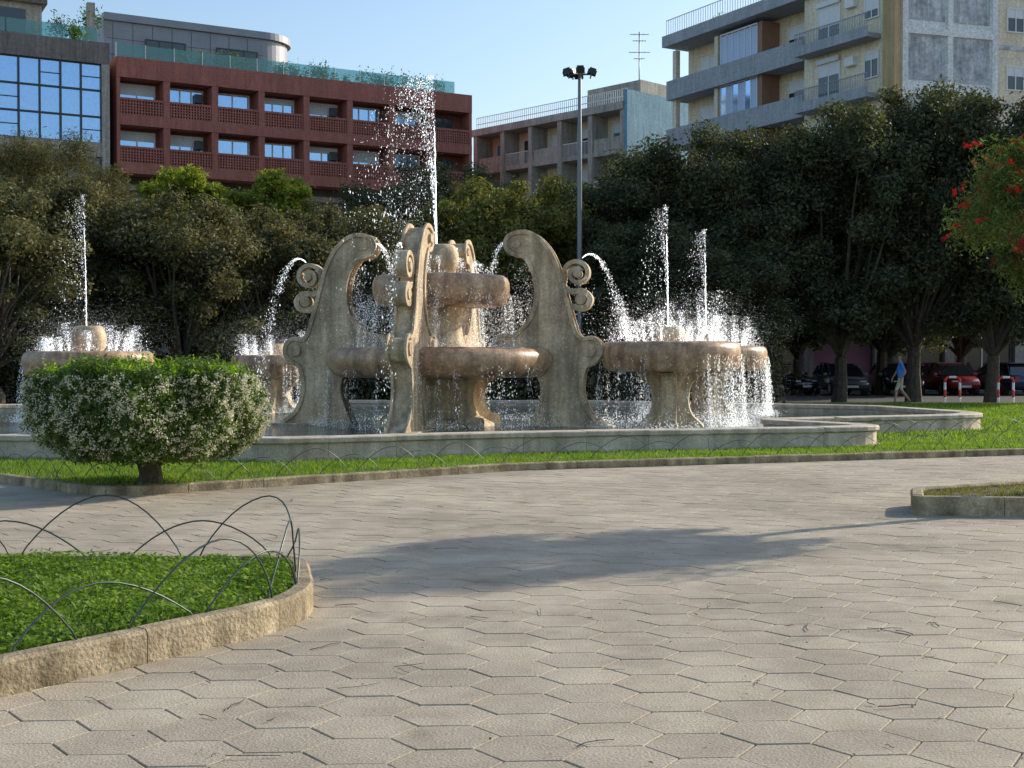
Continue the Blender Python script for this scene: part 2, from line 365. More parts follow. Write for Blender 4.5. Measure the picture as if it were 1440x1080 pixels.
# right bed
rb=fillet([(4.12,13.2),(9,12.6),(12,17),(7.5,15.8),(4.4,14.1)],[.15,0,0,.3,.15])
pr=Path(rb,True); k=MB(); sweep(k,pr,kerbprof(.13,.2,.02),1.0,.006); k.obj('flowerbed_kerb',[m_kerb]); poly_sheet('flowerbed_soil',rb,.16,m_soil)
n=16000; x=rng.uniform(4.2,8,n);y=rng.uniform(12.8,15.8,n); m=inpoly(x,y,rb)&(np.sin(x*6)*np.sin(y*7)+rng.random(n)*2>.9); x=x[m];y=y[m]
v,f=blades(x,y,.16,rng.uniform(.02,.06,len(x)),.006); mesh_np('grass',v,[(f,0)],[m_olive])
# litter
k=MB()
for i in range(75):
    y=random.uniform(5,15)if i%3 else random.uniform(5,8); x=random.uniform(-.42,.42)*y
    if inpoly(np.array([x]),np.array([y]),fb)[0]: continue
    a=random.uniform(0,6.28); l=random.choice([random.uniform(.02,.06),random.uniform(.04,.16)]); p=[(x,y,.008)]
    for j in range(3): a+=random.uniform(-.5,.5); p.append((p[-1][0]+math.cos(a)*l/2,p[-1][1]+math.sin(a)*l/2,.008+random.uniform(0,.006)))
    k.tube(p,random.uniform(.0012,.003),4)
k.obj('fallen_twigs',[m_bark])
n=260; y=rng.uniform(5,16,n); x=rng.uniform(-.42,.42,n)*y; m=~inpoly(x,y,fb)&~inpoly(x,y,lw); x=x[m];y=y[m]; nr=rng.normal(size=(len(x),3))*.2; nr[:,2]=1
v,f=leaf_quads(np.stack([x,y,np.full(len(x),.012)],1),nr,rng.uniform(.005,.014,len(x)),.5); mesh_np('fallen_leaves',v,[(f,0)],[m_bark])
# ------------------------------------------------------------------ FOUNTAIN
FT=empty('fountain',(0,0,0))
k=MB(); sweep(k,pb,[(0,0),(0,.335),(-.38,.335),(-.38,0)],1.1,.006); k.obj('basin_wall',[m_wall],FT)
k=MB(); sweep(k,pb,[(.035,.34),(.05,.355),(.05,.415),(.035,.43),(-.42,.43),(-.435,.415),(-.435,.34)],1.1,.005); k.obj('basin_coping',[m_wall],FT)
k=MB(); sweep(k,pb,[(.07,0),(.07,.1),(.003,.1),(.003,0)],1.1,.005); k.obj('basin_plinth',[m_wall],FT)
poly_sheet('pool_water',basin,.26,m_pool,FT)
def catmull(pts,n=4,closed=True):
    out=[];N=len(pts)
    for i in range(N if closed else N-1):
        p0=pts[(i-1)%N if closed else max(i-1,0)];p1=pts[i];p2=pts[(i+1)%N];p3=pts[(i+2)%N if closed else min(i+2,N-1)]
        for k in range(n):
            t=k/n
            out.append(tuple(.5*((2*p1[a])+(-p0[a]+p2[a])*t+(2*p0[a]-5*p1[a]+4*p2[a]-p3[a])*t*t+(-p0[a]+3*p1[a]-3*p2[a]+p3[a])*t**3) for a in(0,1)))
    if not closed: out.append(tuple(pts[-1]))
    return out
fin=[(2.05,0.1),(2.08,0.5),(2.2,0.9),(2.15,1.25),(1.9,1.5),(1.5,1.65),(1.25,1.78),(1.2,1.95),(1.35,2.07),(1.6,2.08),(1.85,2.3),(2.02,2.6),(2.08,2.95),(2.04,3.3),(1.92,3.6),(1.76,3.78),(1.6,3.8),(1.48,3.87),(1.43,3.99),(1.49,4.11),(1.65,4.17),(1.86,4.16),(2.07,4.04),(2.27,3.8),(2.41,3.5),(2.52,3.15),(2.60,2.85),(2.67,2.6),(2.74,2.35),(2.82,2.12),(2.98,1.99),(3.16,2.02),(3.29,1.92),(3.31,1.75),(3.18,1.6),(3.0,1.5),(2.93,1.25),(2.91,1.0),(2.98,.7),(3.13,.45),(3.34,.3),(3.42,.2),(3.42,.1)]
finS=catmull(fin,3)
def extrude2(mb,poly,y0,y1,M,m=0):
    n=len(poly); vs=[M@Vector((r,y0,z)) for r,z in poly]+[M@Vector((r,y1,z)) for r,z in poly]
    fs=[tuple(range(n)),tuple(range(n,2*n))[::-1]]
    mb.add(vs,fs,m,False)
    b=len(mb.v)-2*n
    for i in range(n):
        i2=(i+1)%n; mb.f.append([b+i,b+n+i,b+n+i2,b+i2]); mb.m.append(m); mb.sm.append(True)
def ribbon(mb,path,w,y0,y1,M,closed=False,m=0):
    """rectangular moulding following a 2-D path; w = widths (outer, inner)"""
    n=len(path); pts=[Vector(p) for p in path]; vs=[]
    for i in range(n):
        a=pts[(i-1)%n if closed else max(i-1,0)]; c=pts[(i+1)%n if closed else min(i+1,n-1)]
        d=(c-a).normalized(); nn=Vector((-d.y,d.x))
        for o,y in((w[0],y0),(w[1],y0),(w[1],y1),(w[0],y1)):
            q=pts[i]+nn*o; vs.append(M@Vector((q.x,y,q.y)))
    fs=[]
    for i in range(n if closed else n-1):
        i2=(i+1)%n
        for q in range(4): fs.append((i*4+q,i2*4+q,i2*4+(q+1)%4,i*4+(q+1)%4))
    if not closed: fs+= [(0,1,2,3),tuple((n-1)*4+q for q in(3,2,1,0))]
    mb.add(vs,fs,m)
def disc(mb,c,r,y0,y1,M,n=20,m=0):
    extrude2(mb,[(c[0]+r*math.cos(6.2832*i/n),c[1]+r*math.sin(6.2832*i/n)) for i in range(n)],y0,y1,M,m)
def spiral(c,r0,r1,a0,turns,n=36):
    return [(c[0]+(r0+(r1-r0)*i/n)*math.cos(a0+turns*6.2832*i/n),c[1]+(r0+(r1-r0)*i/n)*math.sin(a0+turns*6.2832*i/n)) for i in range(n+1)]
FC=Vector((-1.47,26.6,0)); ROT0=math.radians(-11)
def finM(a): return Matrix.Translation(FC)@Matrix.Rotation(ROT0+a,4,'Z')
k=MB(); T=.17
for q in range(4):
    M=finM(q*math.pi/2)
    extrude2(k,finS,-T,T,M)
    for s in(-1,1):
        ya,yb=(T-.01,T+.04) if s>0 else (-T-.04,-T+.01)
        ribbon(k,finS,(.085,-.004),ya,yb,M,True)
    sp=spiral((2.86,3.36),.29,.09,math.radians(205),-1.45)
    ribbon(k,sp,(.045,-.045),-.13,.13,M)
    disc(k,(2.86,3.36),.085,-.16,.16,M)
    st=catmull([(2.57,3.28),(2.57,3.1),(2.74,3.0),(2.98,3.0),(3.12,2.86),(3.06,2.7),(2.9,2.66),(2.7,2.72)],4,False)
    ribbon(k,st,(.06,-.06),-.13,.13,M)
    disc(k,(2.93,2.84),.11,-.15,.15,M)
    disc(k,(3.13,1.81),.13,-T-.06,T+.06,M); disc(k,(1.38,1.92),.1,-T-.06,T+.06,M); disc(k,(1.62,3.98),.09,-T-.06,T+.06,M)
    extrude2(k,[(1.9,0),(3.6,0),(3.6,.28),(1.9,.28)],-.34,.34,M)
k.obj('carved_fins',[m_fin],FT,bevel=.012)
def bowl_prof(R,zt,H,rin):
    a=[(0,.72),(.70,.72),(.78,.86),(.86,.97),(.92,1.0),(.97,.93),(1.0,.78),(1.005,.55),(.985,.3),(.95,.12),(.90,.02),(.85,0),(.8,.07),(.6,.05)]
    p=[(r*R,zt-H+z*H) for r,z in a]; return p+[(rin,zt-H-.03)]
def ball(mb,c,r):
    mb.lathe([(0,.0),(r*.55,0),(r*.72,r*.12),(r*.92,r*.45),(r,r*.85),(r*.97,r*1.2),(r*.85,r*1.5),(r*.72,r*1.65),(r*.6,r*1.68),(r*.5,r*1.55),(0,r*1.5)],c,28)
kb=MB()
c0=tuple(FC)
kb.lathe(bowl_prof(2.36,1.86,.60,.9),c0,64)
kb.lathe(bowl_prof(1.42,3.34,.62,.55),c0,48)
kb.obj('central_bowls',[m_bowl],FT)
k=MB()
k.lathe([(1.15,.1),(1.1,.3),(.8,.45),(.62,.8),(.66,1.1),(.95,1.35)],c0,32); k.lathe([(.85,1.55),(.7,1.75),(.48,2.0),(.42,2.3),(.5,2.6),(.6,2.78)],c0,32)
k.lathe([(.35,2.9),(.35,3.3),(.25,3.45)],c0,24)
for q in range(4):
    M=finM(q*math.pi/2+math.pi/4)
    leg=catmull([(.3,.1),(1.35,.1),(1.38,.3),(1.12,.5),(.98,.8),(1.05,1.1),(1.3,1.25),(1.3,1.38),(.3,1.38)],3); extrude2(k,leg,-.17,.17,M)
    disc(k,(1.2,.36),.13,-.21,.21,M)
ball(k,(FC.x,FC.y,3.38),.37)
k.obj('central_pedestal',[m_fin],FT)
bowls=[(3.22,26.0,1.41,1.98,.3),(4.75,31.0,1.41,1.95,.3),(-9.25,28.0,1.38,1.80,.38),(-6.15,33.2,1.12,1.74,.3)]
for (x,y,Rr,zt,br) in bowls:
    k=MB(); k.lathe(bowl_prof(Rr,zt,.6,.45),(x,y,0),48); k.obj('satellite_bowl',[m_bowl],FT)
    k=MB(); zb=zt-.62
    k.lathe([(.42,.05),(.36,.3),(.26,.6),(.27,zb-.3),(.42,zb+.02)],(x,y,0),24)
    for q in range(4):
        M=Matrix.Translation((x,y,0))@Matrix.Rotation(ROT0+q*math.pi/2,4,'Z')
        leg=catmull([(.1,.05),(.62,.05),(.68,.2),(.6,.36),(.45,.5),(.37,.75),(.42,zb-.25),(.6,zb-.08),(.62,zb+.01),(.1,zb+.01)],3); extrude2(k,leg,-.15,.15,M)
        disc(k,(.55,.24),.12,-.18,.18,M)
    ball(k,(x,y,zt-.2 if br<.35 else zt-.08),br)
    k.obj('bowl_pedestal',[m_fin],FT,bevel=.01)
# ------------------------------------------------------------------ water spray
DP=[];DR=[];DS=[]
def drops(p,r,s): DP.append(p);DR.append(r);DS.append(s)
def jet(p,H,v,n,spread,r0=.003,r1=.009,zend=.3,wind=-.25,vj=.12,m=.8):
    n=int(n*m); g=9.81; vz=np.sqrt(2*g*H*(1-vj*rng.random(n)**2)); tt=(vz+np.sqrt(np.maximum(vz**2+2*g*(p[2]-zend),0)))/g
    t=rng.random(n)*tt; sx=rng.normal(size=n)*spread; sy=rng.normal(size=n)*spread
    x=p[0]+(v[0]+sx)*t+wind*t*t*rng.random(n); y=p[1]+(v[1]+sy)*t; z=p[2]+vz*t-.5*g*t*t
    drops(np.stack([x,y,z],1),rng.uniform(r0,r1,n)*(.6+.9*rng.random(n)**4),1+np.abs(vz-g*t)*.25)
core=MB()
def corejet(p,H,frac=.75,r=.012):
    pts=[(p[0]-.04*(i/20)**2+random.uniform(-.006,.006),p[1],p[2]+H*frac*i/20) for i in range(21)]; core.tube(pts,[r*(1-.03*i)*random.uniform(.6,1.3) for i in range(21)],6)
def curtain(x,y,Rr,zt,zb,ns,per,amin=0,amax=6.283):
    for i in range(ns):
        a=rng.uniform(amin,amax); dens=rng.random()**2; n=int(.75*per*(.1+dens)); 
        t=rng.random(n)**.8; z=zt-(zt-zb)*t; rr=Rr+.10*np.sqrt(t)+rng.normal(size=n)*.012*(1+2*t)
        aa=a+rng.normal(size=n)*(.005+.022*t)
        drops(np.stack([x+rr*np.cos(aa),y+rr*np.sin(aa),z],1),rng.uniform(.0025,.006,n),rng.uniform(1.5,5,n))
def froth(x,y,Rr,z,n,hh):
    n=int(n*.8)
    a=rng.random(n)*6.283; rr=Rr*np.sqrt(rng.random(n)); drops(np.stack([x+rr*np.cos(a),y+rr*np.sin(a),z+np.abs(rng.normal(size=n))*hh],1),rng.uniform(.003,.010,n),np.ones(n))
def mist(x,y,z,sx,sz,n):
    n=int(n*1.5)
    drops(np.stack([x+rng.normal(size=n)*sx,y+rng.normal(size=n)*sx,np.maximum(z+rng.normal(size=n)*sz,.28)],1),rng.uniform(.0015,.004,n),np.ones(n))
jet((FC.x-.1,FC.y,3.95),3.55,(-.10,0),700,.04,.004,.010,3.3,-.15,.03,1)
jet((FC.x-.1,FC.y,3.95),3.45,(-.42,0),1500,.17,.003,.011,1.9,-.5,.25,1)
jet((FC.x-.1,FC.y,3.95),3.50,(-.32,0),700,.10,.005,.013,3.0,-.35,.06,1)
corejet((FC.x-.1,FC.y,3.9),3.4,.75,.017)
for i in range(12):
    a=i/12*6.283; c,s=math.cos(a),math.sin(a)
    jet((FC.x+.75*c,FC.y+.75*s,3.3),.3+.15*random.random(),(.35*c,.35*s),200,.12,zend=3.2)
    jet((FC.x+1.75*c,FC.y+1.75*s,1.8),1.0+.35*random.random(),(-.3*c,-.3*s),750,.22,zend=1.75,vj=.6)
froth(FC.x,FC.y,2.1,1.78,4500,.16); froth(FC.x,FC.y,1.1,3.25,1300,.08)
curtain(*FC[:2],1.42,2.95,1.8,60,90); curtain(*FC[:2],2.36,1.5,.3,90,80)
mist(FC.x-.2,FC.y,2.3,1.2,.6,9000); mist(FC.x-.7,FC.y,4.6,.35,.9,2000)
for q in range(4):
    M=finM(q*math.pi/2); d=(M.to_3x3()@Vector((1,0,0)))
    nn=300 if q==3 else 900
    p=M@Vector((2.95,0,3.68)); jet(p,.09,(d.x*1.25,d.y*1.25),nn,.10,.003,.011,.3,0,.3,1)
    p=M@Vector((1.50,0,3.95)); jet(p,.10,(-d.x*.9,-d.y*.9),600,.09,.003,.010,3.2,0,.2,1)
    p=M@Vector((1.9,0,2.1)); jet(p,1.5,(-d.x*.2,-d.y*.2),900,.26,.003,.009,1.8,-.1,.7)
    n=500; t=rng.random(n); rr=rng.normal(size=n)*.08+rng.choice([2.45,2.6,2.8,3.1],n); side=rng.choice([-.23,.23],n)
    P=np.stack([rr,side+rng.normal(size=n)*.01,3.3-2.8*t],1); P=np.array([tuple(M@Vector(q2)) for q2 in P]); drops(P,rng.uniform(.0025,.005,n),rng.uniform(1.5,4,n))
for (x,y,Rr,zt,br),H,hh,nj in zip(bowls,[2.45,2.5,3.0,.35],[1.0,.85,.65,.65],[15,15,13,11]):
    zj=zt+br*1.1
    if H>1:
        jet((x-.05,y,zj),H,(-.05,0),420,.03,.003,.009,zt,-.08,.04,1); jet((x-.05,y,zj),H*.97,(-.22,0),600,.08,.003,.009,zt,-.2,.3,1); corejet((x-.05,y,zj-.1),H,.8,.012)
    for i in range(nj):
        a=i/nj*6.283+.2; c,s=math.cos(a),math.sin(a)
        jet((x+.62*Rr*c,y+.62*Rr*s,zt-.12),hh*random.uniform(.45,1.2),(.36*c,.36*s),760,.18,.003,.010,zt-.3,-.1,.65)
    froth(x,y,Rr*.95,zt-.12,2200,.14); mist(x,y,zt+.25,.75,.38,5000); mist(x,y,.8,1.0,.4,2500)
    curtain(x,y,Rr*1.0,zt-.25,.3,90,85)
    curtain(x,y,Rr*1.0,zt-.25,.3,50,150,-1.2,.6)
for (x,y,Rr) in [(b[0],b[1],b[2]) for b in bowls]+[(FC.x,FC.y,2.4)]:
    n=2600; a=rng.random(n)*6.283; rr=Rr+.1+rng.normal(size=n)*.14; drops(np.stack([x+rr*np.cos(a),y+rr*np.sin(a),.27+np.abs(rng.normal(size=n))*.1],1),rng.uniform(.003,.010,n),np.ones(n))
P=np.concatenate(DP);Rd=np.concatenate(DR);Sd=np.concatenate(DS); n=len(P); print('drops',n)
az=rng.random(n)*3.1416; V=[]
for da in(0,math.pi/2):
    dx=np.stack([np.cos(az+da),np.sin(az+da),np.zeros(n)],1)*Rd[:,None]; dz=np.stack([np.zeros(n),np.zeros(n),Rd*Sd],1)
    V.append(np.stack([P-dz,P+dx,P+dz,P-dx],1))
V=np.concatenate(V).reshape(-1,3)
mesh_np('water_spray',V,[(np.arange(len(V)).reshape(-1,4),0)],[m_spray],False,FT)
core.obj('water_jets',[m_spray],FT)
# ------------------------------------------------------------------ trees
def tree_mesh(name,seed,H,R,trunk,nleaf,leaf,mat,nclump=55,flat=1.0,tr=.22,gap=.3,aspect=.5):
    r=np.random.default_rng(seed); pr=random.Random(seed); k=MB()
    cz=(H+trunk)/2; rz=(H-trunk)/2
    cs=[]
    while len(cs)<nclump:
        d=r.normal(size=3); d/=np.linalg.norm(d)
        rad=r.uniform(.3,.95)**.6
        c=np.sign(d)*np.abs(d)**.8*rad*np.array([R,R,rz*flat])*r.uniform(.85,1.08)
        cs.append((c+[0,0,cz],r.uniform(.13,.30)*R*(1.15-.35*rad)))
    fork=trunk*.9
    pts=[(0,0,-.1),(pr.uniform(-.1,.1),pr.uniform(-.1,.1),fork*.5),(pr.uniform(-.15,.15),pr.uniform(-.15,.15),fork)]
    k.tube(pts,[tr*1.35,tr,tr*.9],9,1,cap=False)
    top=Vector(pts[-1])
    for i,(c,cr) in enumerate(cs):
        if i%3 and nclump>20: continue
        c=Vector(c); mid=top.lerp(c,.5)+Vector((pr.uniform(-.3,.3),pr.uniform(-.3,.3),.05*R)); 
        mid.z=max(mid.z,fork*1.1)
        k.tube([top,top.lerp(mid,.5)+Vector((0,0,.1)),mid,c],[tr*.5,tr*.35,tr*.2,tr*.06],5,1,cap=False)
    nb=len(k.v); bv=np.array(k.v); bf=np.array(k.f)
    wts=np.array([cr**2 for _,cr in cs]); wts/=wts.sum(); ci=r.choice(len(cs),nleaf,p=wts)
    C=np.array([c for c,_ in cs])[ci]; CR=np.array([cr for _,cr in cs])[ci]
    d=r.normal(size=(nleaf,3)); d/=np.linalg.norm(d,axis=1,keepdims=True)
    rad=(r.random(nleaf)**.45)*(1+.25*r.normal(size=nleaf)*.6)+.25*(r.random(nleaf)<.06)
    P=C+d*(CR*rad)[:,None]*np.array([1.1,1.1,.9])
    nr=d+r.normal(size=(nleaf,3))*.7; nr[:,2]+=.35
    v,f=leaf_quads(P,nr,leaf*r.uniform(.6,1.3,nleaf),aspect,r)
    return mesh_np(name,np.concatenate([bv,v]),[(bf,1),(f+nb,0)],[mat,m_bark],obj=False)
def put(me,name,x,y,s=1,rz=0,sz=None):
    o=bpy.data.objects.new(name,me); COL.objects.link(o); o.location=(x,y,0); o.scale=(s,s,sz or s); o.rotation_euler=(0,0,rz); return o
tA=tree_mesh('holm_oak_a',1,7.6,2.7,1.7,44000,.075,m_oak,95)
tB=tree_mesh('holm_oak_b',2,7.8,2.6,1.5,44000,.075,m_oak,90)
tC=tree_mesh('holm_oak_c',3,12.0,3.7,2.2,66000,.09,m_oakd,130,tr=.26)
tD=tree_mesh('holm_oak_d',4,11.6,3.5,1.9,66000,.09,m_oakd,120,tr=.24)
tE=tree_mesh('lime_tree_m',5,10.4,2.6,4,26000,.11,m_lime,60)
tF=tree_mesh('olive_tree_m',6,9.0,2.9,2.2,34000,.095,m_olive,85)
tG=tree_mesh('pine_m',8,11.0,4.0,7.6,34000,.10,m_oak,60,aspect=.2)
for i,(x,y,hgt) in enumerate([(-17.97,42,7.6),(-15.26,41,7.6),(-13.26,43,7.3),(-10.43,41,7.0),(-8.72,43,6.9),(-7.05,47,7.4),(-5.11,46,6.9),(-14.6,36,6.5),(-15.93,47,7.8),(-10.7,47,7.4)]):
    put([tA,tB][i%2],'holm_oak_tree',x,y,1,i*1.7,hgt/7.7)
for i,(x,y,hgt) in enumerate([(-5.07,57,9.6),(-3.83,60,11.4),(-2.13,64,10.6),(4.36,56,9.7),(5.34,52,10.3),(7.51,53,10.9),(9.72,50,11.0),(12.52,49,11.9),(15.69,50,12.6),(18.37,49,12.3),(20.53,48,12.4),(7.16,46,6.4),(4.8,48,7.0),(13.33,60,11.5),(17.33,60,12),(21.7,62,12)]):
    put([tC,tD][i%2],'holm_oak_tree',x,y,(.85 if hgt<9 else 1.0),i*2.1+.5,hgt/11.8)
put(tE,'lime_tree',-12.86,52,1,0,.90); put(tE,'lime_tree',-10.6,52,1,2,.90)
put(tF,'olive_tree',0,50,1,1,1.0); put(tF,'olive_tree',-1.77,49,.9,3,.9); put(tF,'olive_tree',1.59,52,.95,4,.95);put(tF,'olive_tree',-7.64,55,1,5,.95)
put(tG,'pine_tree',-20.2,56,1,0,1.0); put(tG,'pine_tree',-25,60,1,2,1.0)
def hedge(name,segs,mat,n,leaf,hz):
    vs=[];C=[];
    for (x0,x1,y0,y1,z1) in segs:
        m_=int(n*(x1-x0)); x=rng.uniform(x0,x1,m_); y=rng.uniform(y0,y1,m_); z=rng.random(m_)**.7*(z1*(.8+.25*np.sin(x*1.3)+.15*np.sin(x*3.1+y)))
        C.append(np.stack([x,y,z],1))
    C=np.concatenate(C); nr=rng.normal(size=C.shape); nr[:,1]-=.6; nr[:,2]+=.5
    v,f=leaf_quads(C,nr,leaf*rng.uniform(.6,1.3,len(C)),.5); return mesh_np(name,v,[(f,0)],[mat])
hedge('hedge',[(-24,9,43.5,45,2.0),(5,9.5,44.5,46,2.9)],m_oakd,900,.11,2)
# bush (pittosporum, clipped drum)
BX,BY=-4.5,15.85
r=np.random.default_rng(11); n=80000
a=r.random(n)*6.283; uu=r.random(n); side=r.random(n)<.62
rr=np.where(side,r.uniform(.84,1.02,n),np.sqrt(r.random(n)))
zz=np.where(side,uu,np.where(r.random(n)<.75,r.uniform(.88,1.04,n),r.uniform(0,.08,n)))
def bprof(zz): return 1-.30*np.clip((.42-zz)/.42,0,1)**1.7-.15*np.clip((zz-.75)/.29,0,1)**2
def blump(a,zz): return 1+.05*np.sin(a*5+zz*4)+.04*np.sin(a*9+1)+.03*np.sin(a*17+zz*11)+.02*np.sin(a*31-zz*23)
lump=blump(a,zz)+.025*r.normal(size=n)
x=BX+1.33*rr*bprof(zz)*lump*np.cos(a); y=BY+1.28*rr*bprof(zz)*lump*np.sin(a); z=.42+1.06*zz+(.05*np.sin(x*6)+.05*np.sin(y*7+x*3))*(zz>.8)+.03*r.normal(size=n)
nr=np.stack([np.cos(a)*(side+.2),np.sin(a)*(side+.2),np.where(zz>.85,1.2,.1)],1)+r.normal(size=(n,3))*.7
c=np.stack([x,y,z],1)
v1,f1=leaf_quads(c,nr,r.uniform(.014,.032,n),.5,r)
nf=4200; a=r.random(nf)*6.283; zz=r.random(nf)**.9*.95
keep=(np.sin(a*7+zz*9)+np.sin(a*13-zz*17)+r.normal(size=nf)*.9)>-.7; a=a[keep];zz=zz[keep];nf=len(a)
lump=blump(a,zz)+.02; cx=BX+1.33*bprof(zz)*lump*np.cos(a);cy=BY+1.28*bprof(zz)*lump*np.sin(a);cz=.42+1.06*zz
C=np.repeat(np.stack([cx,cy,cz],1),8,0)+r.normal(size=(nf*8,3))*.015; v2,f2=leaf_quads(C,r.normal(size=C.shape)+np.repeat(np.stack([np.cos(a),np.sin(a),a*0],1),8,0),r.uniform(.007,.015,len(C)),.7,r)
ns=1000; a=r.random(ns)*6.283; q=np.sqrt(r.random(ns))*.97; bx=BX+1.3*q*np.cos(a)*.95; by=BY+1.25*q*np.sin(a)*.95; bz=1.43+0*a
hh=r.uniform(.02,.12,ns)*(1+1.1*(r.random(ns)<.18)); lean=r.normal(size=(ns,2))*.06
C=[];
for j in range(10):
    t=j/9; C.append(np.stack([bx+lean[:,0]*t,by+lean[:,1]*t,bz+hh*t],1)+r.normal(size=(ns,3))*.012)
C=np.concatenate(C); v3,f3=leaf_quads(C,r.normal(size=C.shape)+[0,0,.5],r.uniform(.014,.034,len(C)),.4,r)
k=MB(); k.tube([(BX,BY,.0),(BX+.02,BY,.2),(BX-.02,BY,.42),(BX,BY,.7)],[.19,.14,.15,.2],9,0,cap=False)
for j in range(14):
    aa=j*.45*1.1; k.tube([(BX,BY,.3),(BX+.35*math.cos(aa),BY+.35*math.sin(aa),.5),(BX+.9*math.cos(aa),BY+.9*math.sin(aa),.9)],[.08,.05,.02],5,0,cap=False)
kv=np.array(k.v);kf=np.array(k.f); o1=len(kv);o2=o1+len(v1);o3=o2+len(v2)
mesh_np('pittosporum_bush',np.concatenate([kv,v1,v2,v3]),[(kf,0),(f1+o1,1),(f2+o2,2),(f3+o3,3)],[m_bark,m_bush,m_flower,m_shoot])
# bottlebrush tree
def bottlebrush(X,Y):
    r=np.random.default_rng(21); pr=random.Random(3); k=MB()
    k.tube([(0,0,0),(.05,0,1.0),(0,.05,1.9),(0,0,2.5)],[.1,.08,.075,.06],8,0,cap=False)
    cs=[]
    for i in range(85):
        d=r.normal(size=3); d/=np.linalg.norm(d); c=d*np.array([1.3,1.3,1.05])*r.uniform(.3,1)**.6+[0,0,3.35]; cs.append((c,r.uniform(.14,.32)))
        k.tube([(0,0,2.2),tuple(np.array([0,0,2.4])*.5+c*.5),tuple(c)],[.04,.025,.008],4,0,cap=False)
    n=48000; ci=r.integers(0,len(cs),n); C=np.array([c for c,_ in cs])[ci]; CR=np.array([q for _,q in cs])[ci]
    d=r.normal(size=(n,3)); d/=np.linalg.norm(d,axis=1,keepdims=True); P=C+d*(CR*r.random(n)**.4)[:,None]
    P[:,2]-=.12*np.abs(r.normal(size=n))
    v1,f1=leaf_quads(P,d+r.normal(size=(n,3))*.7,r.uniform(.02,.045,n),.26,r)
    nb=430; ci=r.integers(0,len(cs),nb); C=np.array([c for c,_ in cs])[ci]; CR=np.array([q for _,q in cs])[ci]; d=r.normal(size=(nb,3)); d/=np.linalg.norm(d,axis=1,keepdims=True)
    B=C+d*CR[:,None]*1.1; ax=d+r.normal(size=(nb,3))*.4+[0,0,-.3]; ax/=np.linalg.norm(ax,axis=1,keepdims=True)
    m=70; Bp=np.repeat(B,m,0)+np.repeat(ax,m,0)*r.uniform(-.05,.05,nb*m)[:,None]+r.normal(size=(nb*m,3))*.012
    v2,f2=leaf_quads(Bp,r.normal(size=Bp.shape),r.uniform(.008,.016,nb*m),.3,r)
    kv=np.array(k.v);kf=np.array(k.f)
    o=mesh_np('bottlebrush_tree',np.concatenate([kv,v1,v2]),[(kf,0),(f1+len(kv),1),(f2+len(kv)+len(v1),2)],[m_bark,m_lime2,m_red]); o.location=(X,Y,.1)
bottlebrush(6.3,14.2)
# ------------------------------------------------------------------ buildings
class Bld:
    def __init__(s,name,p0,t):
        s.name=name; s.p0=Vector((p0[0],p0[1],0)); s.t=Vector((t[0],t[1],0)).normalized(); s.n=Vector((s.t.y,-s.t.x,0)); s.b={}; s.e=empty(name,(0,0,0))
    def P(s,u,w,z): return s.p0+s.t*u+s.n*w+Vector((0,0,z))
    def box(s,m,u0,u1,w0,w1,z0,z1):
        k=s.b.setdefault(m.name,(MB(),m))[0]
        vs=[s.P(u,w,z) for z in(z0,z1) for (u,w) in((u0,w0),(u0,w1),(u1,w1),(u1,w0))]
        k.add(vs,[(0,1,2,3)[::1],(7,6,5,4),(0,4,5,1),(1,5,6,2),(2,6,7,3),(3,7,4,0)])
    def window(s,u0,u1,w,z0,z1,nm=2,fm=None,gm=None,blind=0,fw=.07):
        fm=fm or m_frame; gm=gm or m_win
        s.box(gm,u0+fw,u1-fw,w-.1,w+.02,z0+fw,z1-fw)
        s.box(fm,u0,u1,w-.1,w+.06,z1-fw,z1); s.box(fm,u0,u1,w-.1,w+.06,z0,z0+fw)
        for i in range(nm+1):
            c=u0+(u1-u0-fw)*i/nm; s.box(fm,c,c+fw,w-.1,w+.055,z0+fw,z1-fw)
        if blind: s.box(m_blind,u0+fw+.01,u1-fw-.01,w+.021,w+.035,z1-fw-(z1-z0-2*fw)*blind,z1-fw-.002)
    def rail(s,m,u0,u1,w,z0,z1,step=.15,bar=.025):
        s.box(m,u0,u1,w-.03,w+.03,z1-.05,z1); u=u0
        while u<u1: s.box(m,u,u+bar,w-.012,w+.012,z0,z1-.05); u+=step
    def done(s):
        for nm,(k,m) in s.b.items(): k.obj(s.name+'_'+nm,[m],s.e)
